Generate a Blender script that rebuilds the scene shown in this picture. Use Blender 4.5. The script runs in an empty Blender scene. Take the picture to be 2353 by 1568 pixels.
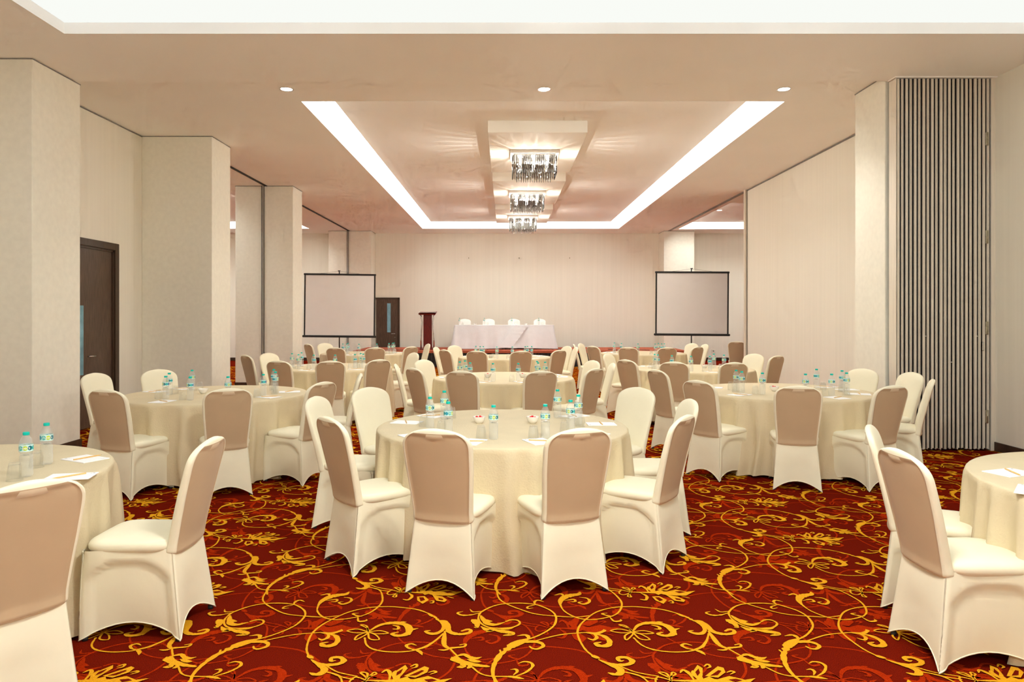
import bpy, math, random
import numpy as np
from mathutils import Vector, Matrix
random.seed(7)
SC = bpy.context.scene
COL = SC.collection
PI = math.pi

# ------------------------------------------------------------------ camera, world, light, exposure
FPX, CXP, CYP, CAMH = 1640.0, 1161.0, 725.0, 1.566
cam_d = bpy.data.cameras.new('camera'); cam = bpy.data.objects.new('camera', cam_d); COL.objects.link(cam)
cam.location = (0, 0, CAMH); cam.rotation_euler = (PI/2, 0, 0)
cam_d.sensor_width = 36.0; cam_d.lens = FPX/2353*36
cam_d.shift_x = (1176.5-CXP)/2353; cam_d.shift_y = -(784-CYP)/2353
cam_d.clip_start = 0.05; cam_d.clip_end = 200
SC.camera = cam
w = bpy.data.worlds.new('world'); SC.world = w; w.use_nodes = True
w.node_tree.nodes['Background'].inputs[0].default_value = (1, .96, .9, 1)
w.node_tree.nodes['Background'].inputs[1].default_value = 0.0
vs = SC.view_settings
vs.view_transform = 'Standard'; vs.look = 'None'; vs.gamma = 1; vs.use_curve_mapping = False
vs.exposure = 0.74
SC.cycles.use_denoising = True
SC.cycles.max_bounces = 10; SC.cycles.diffuse_bounces = 8; SC.cycles.glossy_bounces = 3
SC.cycles.transmission_bounces = 4; SC.cycles.transparent_max_bounces = 24
SC.cycles.caustics_reflective = False; SC.cycles.caustics_refractive = False
SC.cycles.sample_clamp_indirect = 10.0
SC.cycles.use_adaptive_sampling = True; SC.cycles.adaptive_threshold = 0.115; SC.cycles.adaptive_min_samples = 14

E_NEAR = 0.58      # luminous recess of the near hall
E_COVE = 6.6      # cove diffusers
E_BULB = 12.0      # watts per upper chandelier lamp (6 each)
E_LOW_FILL = 11.0       # watts per bulbless low lamp added to brighten the ceiling (6 each)
E_FRONT_FILL = 30.0     # low lamps of the two unseen chandeliers added to light the front hall
E_SPOT = 60.0
LIGHTC = (1.0, .94, .86)

# ------------------------------------------------------------------ helpers
def srgb(r, g, b):
    f = lambda c: (c/255)/12.92 if c/255 <= .04045 else ((c/255+.055)/1.055)**2.4
    return (f(r), f(g), f(b), 1)

class MB:
    def __init__(s): s.v = []; s.f = []; s.m = []; s.sm = []
    def add(s, verts, faces, mi=0, smooth=False):
        o = len(s.v); s.v.extend([tuple(p) for p in verts])
        for f in faces: s.f.append(tuple(i+o for i in f)); s.m.append(mi); s.sm.append(smooth)
        return s
    def box(s, x0, x1, y0, y1, z0, z1, mi=0):
        v = [(x0,y0,z0),(x1,y0,z0),(x1,y1,z0),(x0,y1,z0),(x0,y0,z1),(x1,y0,z1),(x1,y1,z1),(x0,y1,z1)]
        return s.add(v, [(0,3,2,1),(4,5,6,7),(0,1,5,4),(1,2,6,5),(2,3,7,6),(3,0,4,7)], mi)
    def bbox(s, x0, x1, y0, y1, z0, z1, b=.003, mi=0):
        # box with chamfered vertical and top edges
        pts = lambda i: [(x0+b+i,y0+i),(x1-b-i,y0+i),(x1-i,y0+b+i),(x1-i,y1-b-i),(x1-b-i,y1-i),(x0+b+i,y1-i),(x0+i,y1-b-i),(x0+i,y0+b+i)]
        rows = [[(p[0],p[1],z) for p in pts(i)] for z, i in ((z0,b),(z0+b,0),(z1-b,0),(z1,b))]
        return s.loft(rows, True, True, True, mi, False)
    def loft(s, rows, closed=True, cap0=False, cap1=False, mi=0, smooth=True):
        n = len(rows[0]); v = [p for r in rows for p in r]; f = []
        for i in range(len(rows)-1):
            for j in range(n if closed else n-1):
                a = i*n+j; b = i*n+(j+1) % n
                f.append((a, b, b+n, a+n))
        if cap0: f.append(tuple(range(n-1, -1, -1)))
        if cap1: f.append(tuple(range((len(rows)-1)*n, len(rows)*n)))
        return s.add(v, f, mi, smooth)
    def lathe(s, prof, n=20, c=(0,0,0), mi=0, smooth=True, cap0=True, cap1=True, ph=0):
        rows = [[(c[0]+r*math.cos(ph+2*PI*k/n), c[1]+r*math.sin(ph+2*PI*k/n), c[2]+z) for k in range(n)] for r, z in prof]
        return s.loft(rows, True, cap0, cap1, mi, smooth)
    def tube(s, pts, r, n=8, mi=0, cap=True, smooth=True):
        pts = [Vector(p) for p in pts]; rows = []
        rr = r if isinstance(r, (list, tuple)) else [r]*len(pts)
        up = None
        for i, p in enumerate(pts):
            t = (pts[min(i+1, len(pts)-1)]-pts[max(i-1, 0)]).normalized()
            if up is None:
                up = Vector((0,0,1)) if abs(t.z) < .9 else Vector((0,1,0))
            a = t.cross(up).normalized(); b = a.cross(t).normalized(); up = b
            rows.append([tuple(p+a*rr[i]*math.cos(2*PI*k/n)+b*rr[i]*math.sin(2*PI*k/n)) for k in range(n)])
        return s.loft(rows, True, cap, cap, mi, smooth)
    def mesh(s, name, mats):
        me = bpy.data.meshes.new(name)
        me.from_pydata(s.v, [], s.f)
        for m in (mats if isinstance(mats, (list, tuple)) else [mats]): me.materials.append(m)
        me.polygons.foreach_set('material_index', s.m); me.polygons.foreach_set('use_smooth', s.sm)
        me.update(); return me
    def build(s, name, mats, parent=None, loc=None, rot=0):
        return link(name, s.mesh(name, mats), parent, loc, rot)

def link(name, me, parent=None, loc=None, rot=0):
    o = bpy.data.objects.new(name, me); COL.objects.link(o)
    if parent: o.parent = parent
    if loc is not None: o.location = loc
    if rot: o.rotation_euler = (0, 0, rot)
    return o
def thing(name, label, cat, loc=(0,0,0), rz=0, group=None):
    o = bpy.data.objects.new(name, None); COL.objects.link(o); o.empty_display_size = .05
    o.location = loc; o.rotation_euler = (0, 0, rz); return tag(o, label, cat, group)
def tag(o, label, cat, group=None):
    o['label'] = label; o['category'] = cat
    if group: o['group'] = group
    return o
def struct(o, label=None):
    o['kind'] = 'structure'
    if label: o['label'] = label
    return o
def copy_tree(o, parent=None):
    c = o.copy(); COL.objects.link(c); c.parent = parent
    for ch in list(o.children): copy_tree(ch, c)
    return c
def put(proto, used, loc, rz, label, cat, group):
    o = proto if not used.get(proto.name) else copy_tree(proto)
    used[proto.name] = True
    o.location = loc; o.rotation_euler = (0, 0, rz)
    return tag(o, label, cat, group)
def at(px, py, z):            # a measured point of the photograph -> place in the hall at height z
    d = (CAMH-z)*FPX/(py-CYP)
    return Vector(((px-CXP)/FPX*d, d, z))
def smooth01(x, a, b):
    t = np.clip((x-a)/(b-a), 0, 1); return t*t*(3-2*t)

# ------------------------------------------------------------------ materials
def newmat(name):
    m = bpy.data.materials.new(name); m.use_nodes = True
    return m, m.node_tree, m.node_tree.nodes['Principled BSDF']
def mat(name, col, rough=.8, var=0.0, vscale=8, bump=0.0, bscale=200, stretch=(1,1,1), metal=0.0, spec=.3, sheen=0.0):
    m, nt, b = newmat(name)
    b.inputs['Base Color'].default_value = col; b.inputs['Roughness'].default_value = rough
    b.inputs['Metallic'].default_value = metal; b.inputs['Specular IOR Level'].default_value = spec
    if sheen: b.inputs['Sheen Weight'].default_value = sheen
    if var or bump:
        tc = nt.nodes.new('ShaderNodeTexCoord'); mp = nt.nodes.new('ShaderNodeMapping')
        mp.inputs['Scale'].default_value = stretch
        nt.links.new(tc.outputs['Object'], mp.inputs[0])
    if var:
        n = nt.nodes.new('ShaderNodeTexNoise'); n.inputs['Scale'].default_value = vscale; n.inputs['Detail'].default_value = 4
        nt.links.new(mp.outputs[0], n.inputs['Vector'])
        r = nt.nodes.new('ShaderNodeMapRange'); r.inputs[1].default_value = .3; r.inputs[2].default_value = .7
        r.inputs[3].default_value = 1-var; r.inputs[4].default_value = 1+var
        nt.links.new(n.outputs[0], r.inputs[0])
        mx = nt.nodes.new('ShaderNodeVectorMath'); mx.operation = 'SCALE'
        mx.inputs[0].default_value = col[:3]; nt.links.new(r.outputs[0], mx.inputs['Scale'])
        nt.links.new(mx.outputs[0], b.inputs['Base Color'])
    if bump:
        n2 = nt.nodes.new('ShaderNodeTexNoise'); n2.inputs['Scale'].default_value = bscale; n2.inputs['Detail'].default_value = 3
        nt.links.new(mp.outputs[0], n2.inputs['Vector'])
        bp = nt.nodes.new('ShaderNodeBump'); bp.inputs['Strength'].default_value = bump; bp.inputs['Distance'].default_value = .01
        nt.links.new(n2.outputs[0], bp.inputs['Height']); nt.links.new(bp.outputs[0], b.inputs['Normal'])
    return m
def emit(name, col, s):
    m = bpy.data.materials.new(name); m.use_nodes = True; nt = m.node_tree; nt.nodes.clear()
    e = nt.nodes.new('ShaderNodeEmission'); o = nt.nodes.new('ShaderNodeOutputMaterial')
    e.inputs[0].default_value = (*col, 1); e.inputs[1].default_value = s
    nt.links.new(e.outputs[0], o.inputs[0]); return m
def clear(name, tint, ior, milky=0.0, rough=.03, bump=0, gl=1.0):
    m = bpy.data.materials.new(name); m.use_nodes = True; nt = m.node_tree; nt.nodes.clear()
    o = nt.nodes.new('ShaderNodeOutputMaterial'); t = nt.nodes.new('ShaderNodeBsdfTransparent'); g = nt.nodes.new('ShaderNodeBsdfGlossy')
    lw = nt.nodes.new('ShaderNodeLayerWeight'); lw.inputs[0].default_value = .5
    pw = nt.nodes.new('ShaderNodeMath'); pw.operation = 'POWER'; pw.inputs[1].default_value = 3.0; nt.links.new(lw.outputs['Facing'], pw.inputs[0])
    fr = nt.nodes.new('ShaderNodeMath'); fr.operation = 'MULTIPLY_ADD'; fr.inputs[1].default_value = .55; fr.inputs[2].default_value = ((ior-1)/(ior+1))**2*1.5; nt.links.new(pw.outputs[0], fr.inputs[0])
    t.inputs[0].default_value = tint; g.inputs['Roughness'].default_value = rough; g.inputs[0].default_value = (gl, gl, gl, 1)
    mx = nt.nodes.new('ShaderNodeMixShader'); nt.links.new(fr.outputs[0], mx.inputs[0])
    nt.links.new(t.outputs[0], mx.inputs[1]); nt.links.new(g.outputs[0], mx.inputs[2])
    last = mx
    if milky:
        d = nt.nodes.new('ShaderNodeBsdfDiffuse'); d.inputs[0].default_value = (.95, .97, .96, 1)
        m2 = nt.nodes.new('ShaderNodeMixShader'); m2.inputs[0].default_value = milky
        nt.links.new(mx.outputs[0], m2.inputs[1]); nt.links.new(d.outputs[0], m2.inputs[2]); last = m2
    if bump:
        tc = nt.nodes.new('ShaderNodeTexCoord'); n = nt.nodes.new('ShaderNodeTexNoise'); n.inputs['Scale'].default_value = 60
        nt.links.new(tc.outputs['Object'], n.inputs['Vector'])
        bp = nt.nodes.new('ShaderNodeBump'); bp.inputs['Strength'].default_value = bump; bp.inputs['Distance'].default_value = .01
        nt.links.new(n.outputs[0], bp.inputs['Height']); nt.links.new(bp.outputs[0], g.inputs['Normal']); nt.links.new(bp.outputs[0], lw.inputs['Normal'])
    nt.links.new(last.outputs[0], o.inputs[0]); return m

M = {}
M['wall'] = mat('cream_wallpaper', (.83,.80,.70,1), .75, .02, 6, .05, 90, (2.5,2.5,.05))
M['pillar'] = mat('cream_pillar_wallpaper', (.83,.81,.705,1), .75, .03, 5, .08, 120, (3,3,3))
M['ceiling'] = mat('ceiling_paint', (.95,.93,.89,1), .85, .02, .6, .02, 60)
M['white'] = mat('white_fascia_paint', (.92,.91,.88,1), .7, .015, 2)
M['base'] = mat('dark_baseboard_wood', (.055,.03,.018,1), .4, .3, 12, .1, 60)
M['door'] = mat('dark_door_veneer', (.10,.062,.042,1), .35, .35, 14, .1, 80, (6,6,.4))
M['doorframe'] = mat('dark_frame_veneer', (.06,.035,.02,1), .35, .3, 14, .1, 80, (6,6,.4))
M['chrome'] = mat('brushed_chrome', (.75,.75,.75,1), .2, .05, 30, metal=1)
M['alu'] = mat('aluminium_profile', (.70,.66,.58,1), .4, .08, 9, stretch=(5,5,.2), metal=.25)
M['cream_metal'] = mat('cream_enamelled_profile', (.74,.68,.57,1), .45, .06, 9, stretch=(5,5,.3))
M['dark'] = mat('black_gasket_rubber', (.018,.017,.016,1), .6, .2, 20)
M['grey'] = mat('grey_trim', (.22,.21,.19,1), .5, .15, 12)
M['carpet'] = mat('dark_red_carpet_pile', (.15,.009,.003,1), .95, .45, 260, .5, 420, spec=0.0)
M['gold'] = mat('gold_carpet_pile', (.78,.355,.016,1), .95, .22, 260, .5, 420, spec=0.0)
M['orange'] = mat('rust_carpet_pile', (.36,.024,.003,1), .95, .35, 260, .5, 420, spec=0.0)
M['plaincarpet'] = mat('mottled_carpet_pile', (.30,.05,.006,1), .95, .8, 7, .4, 200, spec=0.0)
M['spandex'] = mat('cream_spandex', (.83,.785,.60,1), .62, .025, 5, .12, 14, sheen=.1)
M['cloth'] = mat('cream_table_linen', (.65,.555,.37,1), .75, .03, 7, .25, 90)
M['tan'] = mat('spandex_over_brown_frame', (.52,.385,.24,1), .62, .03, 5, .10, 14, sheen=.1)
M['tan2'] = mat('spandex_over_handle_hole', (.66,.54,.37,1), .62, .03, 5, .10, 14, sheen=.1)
M['hemline'] = mat('stitched_hem', (.80,.72,.58,1), .8, .05, 40, .3, 300)
M['whitecloth'] = mat('white_table_linen', (.80,.86,.90,1), .75, .02, 7, .3, 40)
M['whitespandex'] = mat('white_spandex', (.92,.90,.86,1), .65, .02, 5, .1, 14)
M['leg'] = mat('gold_painted_leg', (.55,.38,.10,1), .35, .1, 20, metal=.7)
M['rubber'] = mat('black_rubber_tip', (.02,.02,.02,1), .6, .2, 20)
M['cap'] = mat('teal_plastic', (.0,.50,.42,1), .4, .04, 30)
M['bottle'] = clear('clear_bottle_plastic', (.95,.96,.955,1), 1.42, .10, .08, .25)
M['water'] = clear('bottle_water', (.97,.985,.985,1), 1.18, .0, .05, .3)
M['glass'] = clear('clear_tumbler_glass', (.97,.975,.97,1), 1.5, .008, .02)
M['crystal'] = clear('smoked_crystal', (.62,.605,.58,1), 1.6, .0, .05, gl=.8)
M['pad'] = mat('white_paper', (.90,.90,.91,1), .7, .015, 20)
M['ink'] = mat('grey_printed_ink', (.35,.36,.40,1), .8, .1, 60)
M['pencil'] = mat('natural_wood_pencil', (.72,.46,.16,1), .5, .15, 60, stretch=(1,8,8))
M['lead'] = mat('graphite', (.05,.05,.05,1), .5, .1, 60)
M['bowl'] = mat('white_glazed_china', (.88,.86,.80,1), .2, .02, 12, spec=.5)
M['sweet'] = mat('red_sweet_wrapper', (.62,.015,.02,1), .35, .35, 120)
M['screen'] = mat('grey_white_screen_fabric', (.80,.775,.76,1), .85, .015, 3, .05, 400)
M['screenedge'] = mat('black_screen_border', (.02,.018,.016,1), .6, .1, 30)
M['black'] = mat('black_painted_metal', (.02,.02,.02,1), .4, .1, 30)
M['stagetop'] = mat('rust_stage_carpet', (.40,.095,.045,1), .9, .25, 60, .3, 200)
M['skirt'] = mat('black_stage_skirting', (.03,.025,.022,1), .8, .3, 20, .2, 60)
M['redwood'] = mat('mahogany_veneer', (.13,.012,.008,1), .3, .35, 16, .1, 60, (4,4,.5))
M['glassblue'] = mat('tinted_door_glass', (.20,.42,.52,1), .08, .25, 5, spec=.6)
M['brass'] = mat('steel_hinge', (.42,.38,.28,1), .35, .2, 40, metal=.8)
M['socket'] = mat('ivory_plastic', (.80,.76,.66,1), .4, .03, 20)
M['near_panel'] = emit('luminous_recess_panel', (.98,1.0,.95), E_NEAR)
M['cove'] = emit('cove_light_diffuser', (.98,1.0,.96), E_COVE)
M['cove2'] = emit('side_room_cove_diffuser', (.98,1.0,.95), 11.0)
M['led'] = emit('downlight_lens', (1.0,.93,.80), 12)
M['bulb'] = emit('chandelier_bulb', (1.0,.90,.75), 14)
M['slab'] = mat('cream_slab_paint', (.86,.82,.74,1), .75, .015, 2)
M['plate'] = mat('white_canopy_enamel', (.90,.88,.83,1), .4, .02, 8)

# ------------------------------------------------------------------ the setting: floor
CEIL, BEAMZ, YB = 4.40, 4.315, 24.7
floor = MB().add([(-12,-5,0),(12,-5,0),(12,26,0),(-12,26,0)], [(0,1,2,3)]).build('floor', M['carpet'])
struct(floor, 'dark red carpet with gold and rust scrolling leaves')

TX, TY = 1.303, .972           # repeat of the woven pattern
def fl(ref, x, y):             # a traced point of the pattern -> metres on the floor
    px = (1380 if ref == 1 else 1000)+x/4.525; py = 1300+y/4.525
    d = CAMH*FPX/(py-CYP); return ((px-CXP)/FPX*d, d)
ST = []                        # (ref, points, width in mm, profile)
def S(ref, pts, wmm, prof='v'): ST.append((ref, pts, wmm, prof))
# ring under the star flower
S(1, [(345,760),(420,830),(520,875),(650,900),(800,908),(950,895),(1050,850),(1105,780),(1125,715)], 10)
S(1, [(1000,890),(900,870),(845,840),(880,822),(950,840)], 16, 'l')
S(1, [(975,885),(1040,905),(1090,938)], 20, 'l')
S(1, [(930,900),(1060,850),(1120,760)], 17, 'l')
# arch over the star flower and its acanthus end
S(3, [(1640,950),(1560,880),(1500,780),(1480,700),(1505,630),(1570,565),(1680,490),(1850,445),(2050,435),(2220,447),(2360,465),(2480,495),(2570,525),(2660,568)], 10)
S(1, [(780,500),(850,530),(880,540)], 17, 'l'); S(1, [(870,530),(905,548),(930,560)], 15, 'l'); S(1, [(915,555),(945,570),(965,580)], 16, 'l')
S(1, [(965,582),(1040,595),(1110,640),(1160,690),(1240,716),(1320,722),(1385,708),(1385,683),(1340,672),(1295,690)], 34, 't')
S(1, [(985,590),(1060,635),(1085,680),(1050,715),(985,715),(920,692),(965,685)], 24, 'l')
S(1, [(1120,690),(1165,750),(1210,810),(1260,850),(1330,872)], 26, 'l')
S(1, [(1300,870),(1380,862),(1455,852),(1450,825),(1395,835)], 18, 't')
S(1, [(1330,868),(1285,888),(1215,885)], 14, 'l')
S(1, [(1335,878),(1400,915),(1465,950)], 9)
# leaf spray
S(1, [(1425,965),(1480,985),(1560,1010),(1680,1035),(1780,1050),(1885,1060)], 44, 't')
S(1, [(1440,960),(1520,935),(1610,965),(1680,975),(1725,962)], 24, 'l')
S(1, [(1560,1000),(1600,1040),(1610,1060),(1560,1068)], 30, 'l')
S(1, [(1600,985),(1700,1005),(1760,1010)], 24, 'l')
S(1, [(1660,1040),(1690,1060),(1680,1080)], 22, 'l')
S(1, [(1715,1065),(1850,1130),(1980,1160),(2150,1165),(2260,1168)], 9)
S(1, [(2150,1165),(2240,1170),(2360,1190)], 18, 'l')
S(1, [(2240,1168),(2320,1120),(2340,1060),(2290,1022),(2210,1010),(2165,1030)], 15, 'l')
S(1, [(2215,1150),(2225,1115),(2190,1090),(2140,1093)], 14, 'l')
# stalk with collar
S(1, [(2050,775),(1960,830),(1925,870)], 52, 'l')
S(1, [(1960,870),(1925,880),(1905,893)], 34, 'l')
S(1, [(1925,890),(1900,950),(1920,1030),(1960,1100),(2020,1165),(2140,1245)], 26, 't')
S(1, [(1215,290-190),(1258,140),(1248,180),(1262,215),(1310,270),(1400,350),(1520,405),(1700,460),(1900,510),(2100,532),(2353,545),(2500,530)], 9)
S(1, [(2060,785),(2045,755),(1990,732),(1915,742)], 20, 'l')
S(1, [(2010,810),(2120,800),(2220,815),(2275,848),(2240,878),(2180,872),(2135,850)], 24, 't')
S(1, [(2050,780),(2130,740),(2190,680),(2205,620),(2150,540),(2050,480),(1900,430),(1800,410),(1650,400),(1500,407),(1400,435),(1340,485),(1335,520),(1370,570),(1450,620),(1560,655),(1700,662),(1800,648),(1836,612),(1780,578),(1710,575),(1672,592)], 11)
S(3, [(1020,802),(1130,770),(1300,730),(1480,712),(1600,707),(1700,718)], 9)
# rose on the inner ring
S(1, [(1305,572),(1350,590),(1430,640)], 42, 'l'); S(1, [(1380,625),(1420,650),(1390,652)], 20, 'l')
S(1, [(1360,530),(1420,570),(1500,612),(1590,625),(1665,600)], 32, 'l')
S(1, [(1400,565),(1470,585),(1530,590)], 26, 'l')
S(1, [(1460,645),(1540,675),(1605,680),(1560,700)], 30, 'l')
S(1, [(1560,665),(1690,690),(1800,705),(1850,725),(1770,738)], 34, 'l')
S(1, [(1640,665),(1760,668),(1835,630)], 16, 'l')
S(1, [(1345,485),(1250,492),(1190,462)], 11, 'l')
S(1, [(1335,500),(1250,524),(1160,526),(1095,502),(1140,488)], 15, 'l')
S(1, [(1835,418),(1800,388),(1820,370),(1895,386)], 15, 'l'); S(1, [(1835,420),(1775,438),(1790,458),(1840,450)], 12, 'l')
# palmette tip
S(3, [(1560,708),(1680,715),(1755,690),(1750,675)], 22, 'l')
S(3, [(1620,715),(1740,740),(1810,790),(1800,838),(1720,848),(1665,822),(1725,808)], 30, 'l')
S(3, [(1560,708),(1650,725),(1680,760),(1640,785),(1585,765)], 18, 'l')
# knot and double leaf
S(3, [(1625,945),(1665,962),(1710,978)], 26, 'l')
S(3, [(1700,990),(1800,1030),(1900,1045),(2010,1038),(2050,1005),(1985,968),(1900,972),(1920,1005),(1960,1000)], 27, 'l')
S(3, [(1720,1000),(1830,1045),(1920,1090),(1925,1130),(1870,1145),(1800,1128)], 34, 'l')
S(3, [(1900,1050),(2050,1110),(2150,1135),(2320,1165)], 8)
# second ring
S(3, [(1650,232),(1800,262),(1900,340),(1940,405),(1920,480),(1850,532),(1700,567),(1570,572),(1450,545),(1350,490),(1310,440),(1300,400)], 10)
S(3, [(1300,420),(1305,375),(1350,338),(1420,318),(1490,308),(1505,285)], 40, 'l')
S(3, [(1350,345),(1310,305),(1240,320)], 17, 'l'); S(3, [(1345,375),(1440,362),(1455,385),(1405,388)], 14, 'l')
S(3, [(1500,340),(1580,352),(1605,385),(1550,412),(1490,395),(1530,385)], 16, 'l')
S(3, [(1850,540),(1790,532),(1735,512),(1790,505)], 14, 'l'); S(3, [(1815,545),(1860,590),(1930,585),(1925,570)], 15, 'l')
# star flower, five open petals, with its crest leaf
for tip, a, b in (((105,690),(200,672),(215,712)), ((190,628),(265,640),(300,668)), ((268,787),(255,740),(330,735)), ((512,782),(440,735),(410,775)), ((552,716),(450,690),(440,722))):
    S(1, [(330,702), a, tip, b, (335,706)], 9)
S(1, [(338,692),(390,635),(480,610),(590,612),(690,640),(750,690),(745,728),(670,742),(595,722),(650,705)], 34, 'l')
S(1, [(560,615),(600,600),(645,600)], 16, 'l'); S(1, [(690,640),(760,675),(822,665)], 20, 'l'); S(1, [(740,700),(770,715),(790,735)], 20, 'l')
S(1, [(530,632),(600,648),(615,672),(560,672)], 16, 'l')
# great flower
for tip, a, b in (((195,300),(215,268),(245,315)), ((225,240),(285,245),(300,270)), ((360,250),(330,240),(310,270)), ((320,338),(280,330),(300,305)), ):
    S(1, [(318,287), a, tip, b, (320,290)], 9)
S(1, [(320,288),(430,290),(560,292)], 14, 'l'); S(1, [(0,245),(110,268),(210,282)], 8)
S(1, [(500,290),(465,245),(420,225),(395,242)], 17, 'l'); S(1, [(420,298),(480,330),(470,368),(410,362)], 18, 'l')
S(1, [(440,292),(620,290),(760,290)], 30, 'l')
S(1, [(560,292),(520,250),(495,230)], 40, 'l')
FILL = [(1, [(485,245),(540,195),(578,215),(570,260),(530,278)]), (1, [(590,262),(700,203),(745,212),(755,240),(690,272)]), (1, [(535,335),(610,330),(690,370),(655,410),(570,375)]),
        (1, [(600,300),(780,262),(900,285),(985,275),(890,325),(700,322)]), (1, [(680,318),(800,335),(880,370),(868,392),(770,378)]), (1, [(540,288),(620,265),(680,290),(600,318)])]
HOLE = [(1, [(515,240),(545,218),(552,245),(530,262)]), (1, [(630,262),(700,228),(725,232),(690,258)]), (1, [(565,345),(610,345),(650,372),(615,385)]),
        (1, [(770,285),(830,280),(880,290),(820,300)]), (1, [(770,350),(830,362),(840,375),(790,370)])]
S(1, [(590,205),(620,190),(640,205),(610,215)], 12, 'l'); S(1, [(765,240),(800,232),(825,238),(790,252)], 12, 'l'); S(1, [(705,385),(740,378),(755,400),(720,400)], 12, 'l'); S(1, [(840,330),(900,345),(930,350)], 9, 'l')

def catmull(P, k):
    P = np.array(P, float); Q = np.vstack([2*P[0]-P[1], P, 2*P[-1]-P[-2]]); out = []
    for i in range(1, len(Q)-2):
        a, b, c, d = Q[i-1], Q[i], Q[i+1], Q[i+2]
        for t in np.linspace(0, 1, k, endpoint=False):
            out.append(.5*((2*b)+(-a+c)*t+(2*a-5*b+4*c-d)*t*t+(-a+3*b-3*c+d)*t**3))
    out.append(Q[-2]); return np.array(out)
def tile_geo(k):
    V, F, Z = [], [], []
    rg = np.random.default_rng(3)
    for si, (ref, pts, wmm, prof) in enumerate(ST):
        c = catmull([fl(ref, *p) for p in pts], k)
        t = np.linspace(0, 1, len(c))
        if prof == 'v': wd = np.ones_like(t)
        elif prof == 'l': wd = np.maximum(np.sin(PI*np.clip(t*.9+.06, 0, 1))**.75, .16)
        else: wd = np.clip(1.08-t*.72, .28, 1)*np.minimum(1, .35+t*7)
        wd = wd*wmm*.001*.5*(1+.10*rg.standard_normal(len(t)))
        g = np.gradient(c, axis=0); g /= np.linalg.norm(g, axis=1)[:, None]+1e-9
        nn = np.stack([-g[:, 1], g[:, 0]], 1)
        L, R = c+nn*wd[:, None], c-nn*wd[:, None]
        o = len(V)
        for i in range(len(c)): V.append(L[i]); V.append(R[i])
        F += [(o+2*i, o+2*i+1, o+2*i+3, o+2*i+2) for i in range(len(c)-1)]
        m = len(c)
        if k > 2:                                   # rounded ends
            for e, s in ((0, -1), (m-1, 1)):
                o2 = len(V); V.append(c[e]+g[e]*s*wd[e]); F.append((o+2*e, o+2*e+1, o2))
        Z += [si*3e-5]*(len(V)-len(Z))
    def polys(lst):
        v, f = [], []
        for ref, pts in lst:
            q = [np.array(fl(ref, *p)) for p in pts]; o = len(v); v += q; f.append(tuple(range(o, o+len(q))))
        return v, f
    pv, pf = polys(FILL); o = len(V); V += pv; Z += [3e-5*(len(ST)+q) for q, (_, p_) in enumerate(FILL) for _k in p_]; F += [tuple(i+o for i in f) for f in pf]
    hv, hf = polys(HOLE)
    return np.column_stack([np.array(V), Z]), F, np.column_stack([np.array(hv), np.zeros(len(hv))]), hf
def lay(name, V, F, shift, z, mats, cells):
    n = len(V); tot = np.zeros((n*len(cells), 3)); faces = []
    for q, (i, j) in enumerate(cells):
        tot[q*n:(q+1)*n, 0] = V[:, 0]+shift[0]+i*TX; tot[q*n:(q+1)*n, 1] = V[:, 1]+shift[1]+j*TY; tot[q*n:(q+1)*n, 2] = V[:, 2]+z
        faces += [tuple(a+q*n for a in f) for f in F]
    me = bpy.data.meshes.new(name); me.from_pydata(tot.tolist(), [], faces); me.materials.append(mats); me.update()
    o = link(name, me, floor); o['kind'] = 'stuff'; return o
cells_n = [(i, j) for j in range(-2, 4) for i in range(-5, 5) if not (j < 0 and abs(i+.3) > 3)]
cells_f = [(i, j) for j in range(4, 19) for i in range(-8, 6)]
for nm, cells, k in (('near', cells_n, 4), ('far', cells_f, 2)):
    V, F, HV, HF = tile_geo(k)
    lay('rust_scrollwork', V, F, (-.49, -.455), .0005, M['orange'], cells)
    lay('gold_scrollwork', V, F, (0, 0), .0035, M['gold'], cells)
    if k > 2: lay('petal_eyes', HV, HF, (0, 0), .0072, M['carpet'], cells)

# ------------------------------------------------------------------ the setting: ceiling
def frame_plane(mb, X0, X1, Y0, Y1, z, holes):
    xs = sorted({X0, X1, *[h[0] for h in holes], *[h[1] for h in holes]}); ys = sorted({Y0, Y1, *[h[2] for h in holes], *[h[3] for h in holes]})
    for i in range(len(xs)-1):
        for j in range(len(ys)-1):
            cx, cy = (xs[i]+xs[i+1])/2, (ys[j]+ys[j+1])/2
            if any(h[0] < cx < h[1] and h[2] < cy < h[3] for h in holes): continue
            mb.add([(xs[i],ys[j],z),(xs[i],ys[j+1],z),(xs[i+1],ys[j+1],z),(xs[i+1],ys[j],z)], [(0,1,2,3)])
COVE = (-2.70, 3.70, 9.45, 23.30); COVE_R = (5.69, 11.2, 18.0, 23.4); COVE_L = (-11.2, -6.4, 13.0, 23.3)
YBEAM = 8.38
mb = MB(); frame_plane(mb, -12, 12, YBEAM, YB, CEIL, [COVE, COVE_R, COVE_L]); 
mb.add([(-12,YBEAM,BEAMZ),(12,YBEAM,BEAMZ),(12,YBEAM,CEIL),(-12,YBEAM,CEIL)], [(0,1,2,3)])
NEAR = (-4.30, 5.30, -2.6, 6.96)
frame_plane(mb, -12, 12, -5, YBEAM, BEAMZ, [NEAR])
struct(mb.build('ceiling', M['ceiling']), 'pinkish cream plaster ceiling around the recessed coves')
def fascia(h, z0, z1, name):
    x0, x1, y0, y1 = h; t = .02
    m = MB().box(x0-t, x0, y0-t, y1+t, z0-.001, z1).box(x1, x1+t, y0-t, y1+t, z0-.001, z1).box(x0, x1, y0-t, y0, z0-.001, z1).box(x0, x1, y1, y1+t, z0-.001, z1)
    return struct(m.build(name, M['white']))
fascia(NEAR, BEAMZ, BEAMZ+.108, 'trim_1')
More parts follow.
